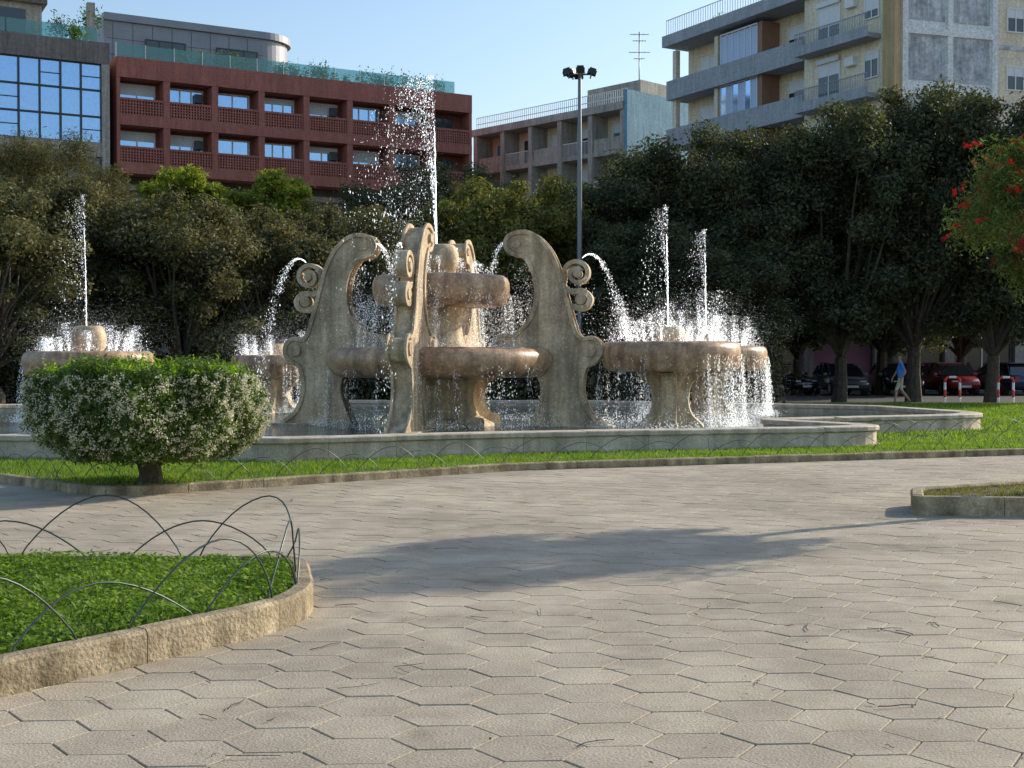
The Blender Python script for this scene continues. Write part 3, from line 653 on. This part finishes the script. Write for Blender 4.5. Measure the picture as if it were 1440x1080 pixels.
# --- red building
B=Bld('red_apartment_building',(-26.2,85.2),(23.2,12.7)); L_=26.4
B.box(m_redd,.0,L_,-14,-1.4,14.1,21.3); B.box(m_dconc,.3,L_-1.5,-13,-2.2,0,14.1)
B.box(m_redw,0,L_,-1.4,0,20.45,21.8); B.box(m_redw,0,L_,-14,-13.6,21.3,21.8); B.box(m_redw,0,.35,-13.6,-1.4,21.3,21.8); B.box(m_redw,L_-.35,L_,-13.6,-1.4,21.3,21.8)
for z in(17.3,14.1): B.box(m_redw,0,L_,-1.4,-.0,z,z+.6)
bays=8; bw=L_/bays
for i in range(bays+1):
    c=i*bw
    for z0,z1 in((17.9,20.45),(14.7,17.3)): B.box(m_redw,max(0,c-.22),min(L_,c+.22),-1.4,-.03,z0,z1)
for i in range(bays):
    for z0 in(17.9,14.7):
        a=i*bw+.22; b_=(i+1)*bw-.22
        B.box(m_redw,a,b_,-.2,-.06,z0,z0+.16); B.box(m_redw,a,b_,-.2,-.06,z0+1.08,z0+1.22); B.box(m_redd,a,b_,-.34,-.3,z0,z0+1.1)
        nv=15
        for j in range(nv): c=a+(b_-a)*(j+.5)/nv; B.box(m_redw,c-.045,c+.045,-.18,-.08,z0+.16,z0+1.08)
        for j in range(1,5): zz=z0+.16+.92*j/5; B.box(m_redw,a,b_,-.175,-.085,zz-.035,zz+.035)
        if i<7:
            B.window(a+.15,b_-.25,-1.4,z0+.05,z0+2.4,3 if i%2 else 2,m_frame,m_wblue,blind=[.0,.3,.15,.2,0,.35,.25,0][(i*3+int(z0))%8],fw=.1)
            if i%3==1: B.box(m_dframe,b_-.9,b_-.35,-1.3,-1.0,z0+1.5,z0+2.1)
        else: B.window(a+.5,b_-.8,-1.4,z0+.05,z0+2.25,2,m_dframe,m_win)
for i in range(7):
    for z0 in(11,7.8,4.6): B.window(.9+i*3.4,3.3+i*3.4,-2.2,z0,z0+1.7,2,m_frame,m_win,blind=random.choice([0,.4,.7]))
for z in (13.2,10,6.8,3.6): B.box(m_conc,.3,L_-1.5,-2.2,-1.6,z,z+.35)
for i in range(13): B.box(m_rail,.1+i*1.93,1.95+i*1.93,-.42,-.40,21.8,22.75); B.box(m_frame,.02+i*1.93,.07+i*1.93,-.45,-.37,21.8,22.8)
B2=MB(); pts=[(-.2,-3.2)]+[(11+2.6*math.sin(a),-5.8+2.6*math.cos(a)) for a in np.linspace(0,math.pi*.5,12)]+[(13.6,-11),(-.2,-11)]
def extr(mb,pts,z0,z1,m,grow=0):
    vs=[B.P(u,w+(grow if w>-6 else 0),z) for z in(z0,z1) for u,w in pts]; n=len(pts)
    mb.add(vs,[tuple(range(n)),tuple(range(n,2*n))[::-1]]+[(i,n+i,n+(i+1)%n,(i+1)%n) for i in range(n)],m)
extr(B2,pts,21.3,24.9,0); extr(B2,[(u*1.015,w+(.2 if w>-10 else 0)) for u,w in pts],24.902,25.4,1); B2.obj('curved_penthouse',[m_metal,m_metal],B.e)
for u in np.arange(0.4,11,1.35): B.box(m_dframe,u,u+.03,-3.2,-3.185,21.6,24.8)
for z in(22.6,23.7): B.box(m_dframe,0,11,-3.2,-3.183,z,z+.025)
B.window(2.6,5.4,-3.15,21.9,23.9,3,m_dframe,m_win); B.window(7.6,10.6,-3.15,21.9,23.9,3,m_dframe,m_win)
B.done()
pts=[]
for u in list(np.linspace(5,24,16))+[8,12,12.5,19,14.5,16]:
    s_=random.uniform(.3,.7); c=B.P(u+random.uniform(-.4,.4),-1.2,22.0+s_*.5); m_=int(160*s_/.4)
    pts.append(np.array(c)+rng.normal(size=(m_,3))*[s_*.5,s_*.5,s_*.6])
for (x,y,z,s_) in [(-30.3,86,23.9,.9),(-28.5,87,24.7,.9),(-33.4,84,23.0,.7),(-28.5,84,23.0,.7),(14.5,90,25.2,.6),(17.1,88,25.4,.6)]:
    pts.append(np.array([x,y,z])+rng.normal(size=(420,3))*s_*.42)
C=np.concatenate(pts); v,f=leaf_quads(C,rng.normal(size=C.shape)+[0,0,.4],rng.uniform(.07,.16,len(C)),.35); mesh_np('roof_garden_plants',v,[(f,0)],[m_bush])
# --- left glass-grid building
t=Vector((23.2,12.7)).normalized(); p=Vector((-26.5,84.9))-t*16
B=Bld('glazed_office_building',p,t); L_=15.9
B.box(m_conc,0,L_,-13,-.3,0,22.2); B.box(m_dconc,0,L_,-.3,.12,21.1,22.5); B.box(m_conc,L_-.5,L_,-.3,.1,0,21.1); B.box(m_conc,0,L_-.5,-.3,.06,15.0,15.9)
B.box(m_conc,0,L_-.5,-.3,.06,9.5,10.4)
for zb in(15.9,10.4,5.0):
    zt=21.1 if zb>15 else zb+4.6
    n=12; w_=(L_-.5)/n; hh=(zt-zb)/3
    for i in range(n):
        for j in range(3):
            B.box(m_wblue if zb>15 else m_win,i*w_+.06,(i+1)*w_-.06,-.3,-.18+random.uniform(0,.01),zb+j*hh+.06,zb+(j+1)*hh-.06)
            if zb>15 and random.random()<.3: B.box(m_dframe,i*w_+.06,(i+1)*w_-.06,-.3,-.13,zb+j*hh+hh*.5-.03,zb+j*hh+hh*.5+.03)
    for i in range(n+1): B.box(m_dframe,max(0,i*w_-.06),i*w_+.06 if i<n else L_-.5,-.3,-.05 if i%2 else .0,zb,zt)
    for j in range(4): B.box(m_dframe,0,L_-.5,-.3,-.08,zb+j*hh-(.06 if j else -.001),zb+j*hh+(.06 if j<3 else -.001))
for i in range(8): B.box(m_rail,i*1.9+.1,i*1.9+1.9,-.3,-.27,22.5,23.5)
B.box(m_conc,6,12,-6,-2,22.2,25.0); B.box(m_dconc,5.6,12.3,-6.2,-1.6,25.0,25.3); B.box(m_conc,14.9,15.4,-2.5,-2.0,22.2,25.6); B.box(m_win,7,11,-2.0,-1.98,22.6,24.6)
B.box(m_conc,9,11.2,-2,-1.0,25.3,26.6)
B.done()
# --- middle building
B=Bld('balcony_apartment_building',(-3.1,107),(11.5,-12)); L_=16.6
B.box(m_cream,0,L_,-12,-1.6,0,20.2); B.box(m_conc,-.2,L_,-12,.3,20.2,20.75)
for i in range(6):
    c=i*3.24
    B.box(m_conc,c,c+.45,-1.6,.15,0,20.2)
for s_ in range(6):
    z=1.0+s_*3.2
    B.box(m_conc,.45,L_-.01,-1.6,.05,z,z+.35)
    for i in range(5):
        a=.5+i*3.24; B.window(a+.5,a+2.3,-1.6,z+.4,z+2.6,2,m_frame,m_win if i%2 else m_wblue,blind=random.choice([0,.3,.6,.9]))
        if (i+s_)%2: B.box(m_conc,a,a+2.7,-.05,.02,z+.35,z+1.3)
        else: B.rail(m_frame,a,a+2.7,0,z+.35,z+1.35,.14)
        B.box(m_frame,a+2.35,a+2.75,-1.55,-1.2,z+1.9,z+2.3)
B.rail(m_frame,0,L_,-.2,20.75,21.8,.22,.05); B.box(m_frame,0,L_,-.22,-.18,21.2,21.26)
B.box(m_conc,10,15.5,-8,-3,20.75,23.0)
B.box(m_blue,L_+.01,L_+.35,-12,.2,0,21.6); B.box(m_blue,L_-2,L_+.01,-12,-2.5,20.76,21.6)
B.done()
k=MB(); ax,ay=10.0,101
k.tube([(ax,ay,20.5),(ax,ay,27.4)],.05,6)
for z,l in((27.2,.7),(26.7,.5),(25.8,.8),(25.3,.4)):
    k.tube([(ax-l,ay,z),(ax+l,ay,z)],.03,4)
    for j in range(5): k.tube([(ax-l+j*l/2,ay-.2,z),(ax-l+j*l/2,ay+.2,z)],.018,4)
k.obj('roof_antenna',[m_pole])
# --- right building
B=Bld('cream_apartment_building',(10.8,88),(10.1,-17.7)); L_=20.4
B.box(m_cream,0,L_,-13,-1.6,0,23.0)
B.box(m_cream,13.3,L_-.01,-1.6,0,0,23.0)
B.box(m_bgrey,-.3,L_+.01,-13.2,.45,23.0,23.75)
B.rail(m_frame,0,L_,.3,23.75,24.8,.25,.04)
zs=[23.0-3.3*i for i in range(1,8)]
for z in zs:
    if z<0: break
    B.box(m_bgrey,-.2,13.29,-1.6,.0,z-.25,z); B.box(m_bgrey,-.2,13.29,-.16,.14,z-.3,z+1.0)
    B.box(m_bgrey,-.2,0.0,-4,-.16,z-.3,z+1.0)
    B.box(m_cream,.1,.5,-.5,-.17,z+1.0,z+3.05)
    B.box(m_cream,4.6,4.95,-1.6,-.17,z,z+3.05); B.box(m_brown,9.0,9.3,-1.6,-.17,z,z+3.05)
    n=6
    for i in range(n): a=5.2+i*.6; B.box(m_shut if z>18 or i%2 else m_wblue,a+.03,a+.57,-.3,-.22,z+1.03,z+2.9)
    for i in range(n+1): a=5.2+i*.6; B.box(m_frame,a-.03,a+.03,-.32,-.18,z+1.0,z+2.95)
    B.box(m_frame,5.17,8.83,-.32,-.17,z+2.95,z+3.04)
    B.window(1.4,3.4,-1.55,z+.1,z+2.4,2,m_frame,m_win,blind=.4); B.window(10.2,12.0,-1.55,z+.1,z+2.5,2,m_frame,m_win,blind=.3)
    B.window(14.5,16.3,0.03,z+.1,z+2.45,2,m_frame,m_win,blind=random.choice([.5,.8,.3])); B.window(18.2,19.3,0.03,z+.95,z+2.45,2,m_frame,m_win,blind=random.choice([.3,.7]))
    B.box(m_bgrey,13.6,L_-1.0,.0,1.1,z-.28,z-.02); B.box(m_bgrey,13.6,L_-1.0,1.0,1.1,z-.02,z+.3); B.rail(m_bgrey,13.6,L_-1.0,1.05,z+.3,z+1.05,.13)
    B.box(m_blind,14.5,16.3,.09,.22,z+2.46,z+2.75); B.box(m_frame,16.9,17.6,.0,.32,z+1.9,z+2.4)
B.box(m_tan,L_-.5,L_+.35,.003,.4,0,26)
B.box(m_cream,16,L_,-8,-2,23.75,26)
B.box(m_brown,0,L_-.6,-.3,.25,0,3.2)
for i in range(6): B.box(m_win,.6+i*3.3,3.3+i*3.3,.25,.29,.3,2.7)
B.done()
p=Vector((21.35,70.3)); B=Bld('weathered_white_building',p,(.95,.3)); 
B.box(m_white,0,6.2,-12,-.12,0,26.5)
for c in(0,2.9,5.85): B.box(m_white,c,c+.35,-.12,.03,0,26.5)
for j in range(9):
    z=26.5-3.3*j; z0=max(z-2.95,.0)
    if z<3.4: break
    for a,b_ in((.35,2.9),(3.25,5.85)):
        B.box(m_white,a,b_,-.12,.03,z-.35,z); B.box(m_patch,a+.12,b_-.12,-.12,-.09+.001*j,z0+.1,z-.4)
B.box(m_cream,6.21,16,-12,-.8,0,23.6); B.box(m_bgrey,6.21,16,-12,-.5,23.6,24.0)
for j in range(6):
    z=20.3-3.3*j
    B.window(7.4,8.6,-.78,z,z+1.4,2,m_frame,m_win,blind=.4); B.window(11,12.2,-.78,z,z+1.4,2,m_frame,m_win,blind=.6)
    B.box(m_patch,6.25,15.9,-.8,-.76,z-1.0,z-.75)
B.done()
m_pink=noise_mat('pink_shopfront',(.45,.22,.33),(.5,.27,.38),scale=1); m_teal=noise_mat('teal_shutter',(.1,.2,.22),(.14,.25,.27),scale=1)
B=Bld('shop_arcade',(11.5,66.6),(1,.03))
B.box(m_conc,0,26,-4,-.4,0,4.6); B.box(m_bgrey,0,26,-.4,.3,3.7,4.5)
for i in range(7):
    a=i*3.7; B.box(m_conc,a,a+.5,-.4,.1,0,3.7)
    mm=[m_win,m_pink,m_win,m_win,m_teal,m_teal,m_win][i]
    B.box(mm,a+.6,a+3.6,-.4,-.3,.3 if mm!=m_win else .5,3.0); B.box(m_frame,a+.6,a+3.6,-.4,-.22,3.0,3.12); B.box(m_frame,a+2.05,a+2.13,-.4,-.24,.3,3.0)
B.done()
# ------------------------------------------------------------------ street lamp
k=MB(); lx,ly=2.4,45.6
k.lathe([(.0,0),(.22,0),(.2,.4),(.13,.5),(.1,3),(.085,8),(.06,11.7),(0,11.75)],(lx,ly,0),14)
k.tube([(lx-.42,ly,11.75),(lx+.42,ly,11.75)],.035,6); k.tube([(lx,ly-.42,11.75),(lx,ly+.42,11.75)],.035,6)
for dx,dy in((-.42,0),(.42,0),(0,-.42),(0,.42),(-.25,.2)):
    a=math.atan2(dy,dx); M=Matrix.Translation((lx+dx,ly+dy,11.83))@Matrix.Rotation(a,4,'Z')@Matrix.Rotation(math.radians(18),4,'Y')
    k.box(-.14,.18,-.15,.15,-.09,.07,1,M); k.box(-.10,.14,-.12,.12,.07,.14,1,M); k.box(.0,.03,-.17,.17,-.13,-.09,0,M)
    k.tube([(lx+dx*.9,ly+dy*.9,11.6),(lx+dx,ly+dy,11.8)],.03,5)
k.obj('street_lamp',[m_pole,m_black],bevel=.008)
# ------------------------------------------------------------------ red/white hoop barriers
m_rp=plain('red_paint',(.6,.04,.03),.4); m_wp=plain('white_paint',(.78,.78,.78),.4)
def barrier(x,y):
    k=MB(); P=[Vector((-.28,0,0)),Vector((-.28,0,.82))]
    for i in range(7):
        a=math.pi-i*math.pi/12; P.append(Vector((-.13+.15*math.cos(a),0,.85+.15*math.sin(a))))
    P+= [Vector((-p.x,0,p.z)) for p in P[::-1]]
    S_=[0]
    for i in range(1,len(P)): S_.append(S_[-1]+(P[i]-P[i-1]).length)
    T_=S_[-1]; nb=9
    def at(s):
        for i in range(1,len(P)):
            if s<=S_[i]+1e-6: return P[i-1].lerp(P[i],(s-S_[i-1])/max(S_[i]-S_[i-1],1e-6))
        return P[-1]
    for j in range(nb): k.tube([at(T_*(j+q/5)/nb) for q in range(6)],.045,10,j%2,cap=True)
    for sx in(-.28,.28): k.lathe([(0,.02),(.07,.02),(.07,0)],(sx,0,0),12,0)
    o=k.obj('hoop_barrier',[m_wp,m_rp]); o.location=(x,y,0); o.rotation_euler=(0,0,.1)
barrier(15.9,46.2); barrier(17.75,46.0)
# ------------------------------------------------------------------ cars
m_tyre=plain('tyre',(.02,.02,.02),.8); m_cg=plain('car_glass',(.02,.025,.03),.05,0,.9); m_rim=plain('alloy',(.4,.4,.42),.3,.9); m_lamp_=plain('lens_white',(.6,.6,.6),.1); m_tail=plain('lens_red',(.4,.02,.02),.15)
def car_mesh(name,paint):
    k=MB()
    st=[(-2.05,.42,.80,.70),(-1.95,.28,.92,.80),(-1.4,.22,.98,.86),(-.6,.2,.95,.87),(.4,.2,.93,.87),(1.1,.22,.90,.86),(1.7,.26,.78,.82),(2.0,.32,.66,.74),(2.08,.4,.58,.62)]
    vs=[];ns=10
    for x,zl,zb,hw in st:
        mid=(zl+zb)/2
        for (y,z) in((-hw*.8,zl),(-hw,zl+.1),(-hw*1.02,mid),(-hw,zb-.1),(-hw*.9,zb),(hw*.9,zb),(hw,zb-.1),(hw*1.02,mid),(hw,zl+.1),(hw*.8,zl)): vs.append((x,y,z))
    fs=[(i*ns+q,i*ns+(q+1)%ns,(i+1)*ns+(q+1)%ns,(i+1)*ns+q) for i in range(len(st)-1) for q in range(ns)]+[tuple(range(ns))[::-1],tuple((len(st)-1)*ns+q for q in range(ns))]
    k.add(vs,fs,0,True)
    g=[(-1.85,.93),(-1.6,1.3),(-1.2,1.46),(.1,1.48),(.45,1.38),(1.15,.91)]
    def ring(s,dy=0): return [(x,s*((.80 if z<1 else .80-.36*(z-.93)/.55*.6)+dy),z) for x,z in g]
    a=ring(-1);b_=ring(1);n=len(g)
    k.add(a+b_,[tuple(range(n)),tuple(range(n,2*n))[::-1]]+[(i,n+i,n+i+1,i+1) for i in range(n-1)],1)
    k.box(-1.45,.25,-.60,.60,1.455,1.505,0)
    for s_ in(-1,1):
        for (x0,z0,x1,z1) in((-1.8,.93,-1.35,1.46),(-.35,.93,-.4,1.47),(1.1,.93,.2,1.47)):
            k.tube([(x0,s_*.80,z0),(x1,s_*.64,z1)],.035,5,0)
        for wx in(-1.3,1.3):
            M=Matrix.Translation((wx,s_*.76,.31))@Matrix.Rotation(math.pi/2,4,'X')
            for rr,d0,d1,mm in((.31,-.11,.11,2),(.2,-.12,.12,3)):
                N_=20; vs=[M@Vector((rr*math.cos(6.2832*i/N_),rr*math.sin(6.2832*i/N_),d)) for d in(d0,d1) for i in range(N_)]
                k.add(vs,[tuple(range(N_)),tuple(range(N_,2*N_))[::-1]]+[(i,N_+i,N_+(i+1)%N_,(i+1)%N_) for i in range(N_)],mm)
        k.box(1.86,2.03,s_*.48-.14,s_*.48+.14,.56,.68,4); k.box(-2.06,-1.93,s_*.6-.1,s_*.6+.1,.68,.86,5); k.box(.75,.95,s_*.95-.08,s_*.95+.08,.92,1.04,0)
    k.box(2.03,2.10,-.26,.26,.36,.46,4); k.box(1.99,2.06,-.4,.4,.50,.60,1)
    me_o=k.obj(name,[paint,m_cg,m_tyre,m_rim,m_lamp_,m_tail]); me=me_o.data; bpy.data.objects.remove(me_o); return me
cols=[(.02,.022,.025),(.12,.12,.13),(.25,.02,.02),(.03,.05,.10),(.45,.45,.46),(.03,.03,.03)]
cms=[car_mesh('car_m%d'%i,plain('car_paint%d'%i,c,.2,.3,.7)) for i,c in enumerate(cols)]
xs=[12.7,15.6,18.2,20.8,23.4,26.0,28.6]
for i,x in enumerate(xs):
    o=put(cms[[0,1,5,2,3,0,4][i]],'parked_car',x+random.uniform(-.2,.2),60.5+random.uniform(-.4,.4),1,math.radians(-90+random.choice([0,25,180+10])+random.uniform(-5,5)))
for i,x in enumerate([-27,-21.5,-16,-10.5,-5.2,1,6.5]):
    put(cms[[3,0,1,4,5,2,0][i]],'parked_car',x,49.5,1,math.radians(random.choice([0,180])))
put(cms[0],'parked_car',-18.6,46.9,1,.2)
# ------------------------------------------------------------------ walking man
def man(x,y,rot):
    E=[];V=[];Rr=[];idx={}
    def add(n,p,r,par=None):
        idx[n]=len(V);V.append(p);Rr.append(r)
        if par: E.append((idx[par],idx[n]))
    add('pelvis',(0,0,.95),(.14,.115)); add('waist',(.02,0,1.10),(.145,.125),'pelvis'); add('chest',(.02,0,1.30),(.165,.12),'waist'); add('neckb',(.0,0,1.44),(.085,.075),'chest'); add('neck',(.02,0,1.50),(.055,.055),'neckb')
    add('jaw',(.05,0,1.56),(.07,.062),'neck'); add('head',(.035,0,1.65),(.092,.08),'jaw'); add('crown',(.025,0,1.70),(.078,.07),'head')
    for s,n in((1,'l'),(-1,'r')):
        sw=s*.14
        add('sh'+n,(.0,s*.175,1.41),(.068,.068),'neckb'); add('ua'+n,(-sw*.4,s*.215,1.27),(.058,.058),'sh'+n); add('el'+n,(-sw*.9,s*.235,1.13),(.043,.043),'ua'+n); add('wr'+n,(-sw*.9+.12,s*.235,.93),(.028,.028),'el'+n)
        add('pa'+n,(-sw*.9+.145,s*.235,.86),(.034,.02),'wr'+n)
        for f in range(4): add('f%d'%f+n,(-sw*.9+.125+.017*f,s*.235,.80),(.009,.009),'pa'+n); add('g%d'%f+n,(-sw*.9+.12+.017*f,s*.228,.765+.005*abs(f-2)),(.008,.008),'f%d'%f+n)
        add('th'+n,(-sw*.9+.185,s*.225,.835),(.010,.010),'pa'+n)
        add('hip'+n,(.0,s*.095,.88),(.10,.10),'pelvis')
        if s>0:
            add('kn'+n,(.17,s*.10,.50),(.062,.062),'hip'+n); add('ca'+n,(.17,s*.10,.36),(.056,.056),'kn'+n); add('an'+n,(.22,s*.10,.10),(.037,.037),'ca'+n); add('he'+n,(.21,s*.1,.05),(.04,.04),'an'+n); add('to'+n,(.40,s*.10,.055),(.042,.03),'he'+n)
        else:
            add('kn'+n,(-.03,s*.10,.49),(.062,.062),'hip'+n); add('ca'+n,(-.14,s*.10,.36),(.056,.056),'kn'+n); add('an'+n,(-.30,s*.10,.15),(.037,.037),'ca'+n); add('he'+n,(-.33,s*.1,.11),(.04,.04),'an'+n); add('to'+n,(-.17,s*.10,.04),(.042,.03),'he'+n)
    me=bpy.data.meshes.new('m'); me.from_pydata(V,E,[]); o=bpy.data.objects.new('m',me); COL.objects.link(o)
    sk=o.modifiers.new('s','SKIN'); sb=o.modifiers.new('d','SUBSURF'); sb.levels=2
    for i,rd in enumerate(Rr): me.skin_vertices[0].data[i].radius=rd
    me.skin_vertices[0].data[0].use_root=True
    dg=bpy.context.evaluated_depsgraph_get(); dg.update(); m2=bpy.data.meshes.new_from_object(o.evaluated_get(dg)); bpy.data.objects.remove(o)
    m2.materials.clear()
    for m in(plain('skin',(.42,.24,.16),.5),plain('blue_polo',(.08,.24,.65),.85),plain('khaki_shorts',(.55,.5,.38),.9),plain('grey_hair',(.25,.23,.21),.8),plain('shoes',(.12,.11,.1),.7)): m2.materials.append(m)
    for v in m2.vertices:
        c=v.co
        if .52<c.z<.9 and abs(c.y)<.2: c.y*=1.06
    for p in m2.polygons:
        c=p.center; mi=0; arm=abs(c.y)>.19
        if c.z<.11: mi=4
        elif c.z>1.66 and c.x<.08 or (c.z>1.58 and c.x<.0): mi=3
        elif arm and c.z<1.46: mi=1 if c.z>1.19 else 0
        elif c.z>.93 and c.z<1.475: mi=1
        elif .50<c.z<=.93: mi=2
        p.material_index=mi; p.use_smooth=True
    k=MB(); k.sphere((.135,0,1.615),(.018,.014,.022),8,6)
    for s in(-1,1): k.sphere((.02,s*.082,1.61),(.018,.01,.03),8,6); k.sphere((.118,s*.03,1.64),(.008,.01,.007),6,5,1)
    k.sphere((.118,0,1.575),(.008,.022,.006),6,5,2)
    e=empty('walking_man',(x,y,0)); o=bpy.data.objects.new('body',m2); COL.objects.link(o); o.parent=e
    o2=k.obj('face',[m2.materials[0],m_black,plain('lips',(.35,.14,.11),.5)],e); e.rotation_euler=(0,0,rot); e.scale=(1.04,1.04,1.04)
man(14.25,46.9,math.radians(170))
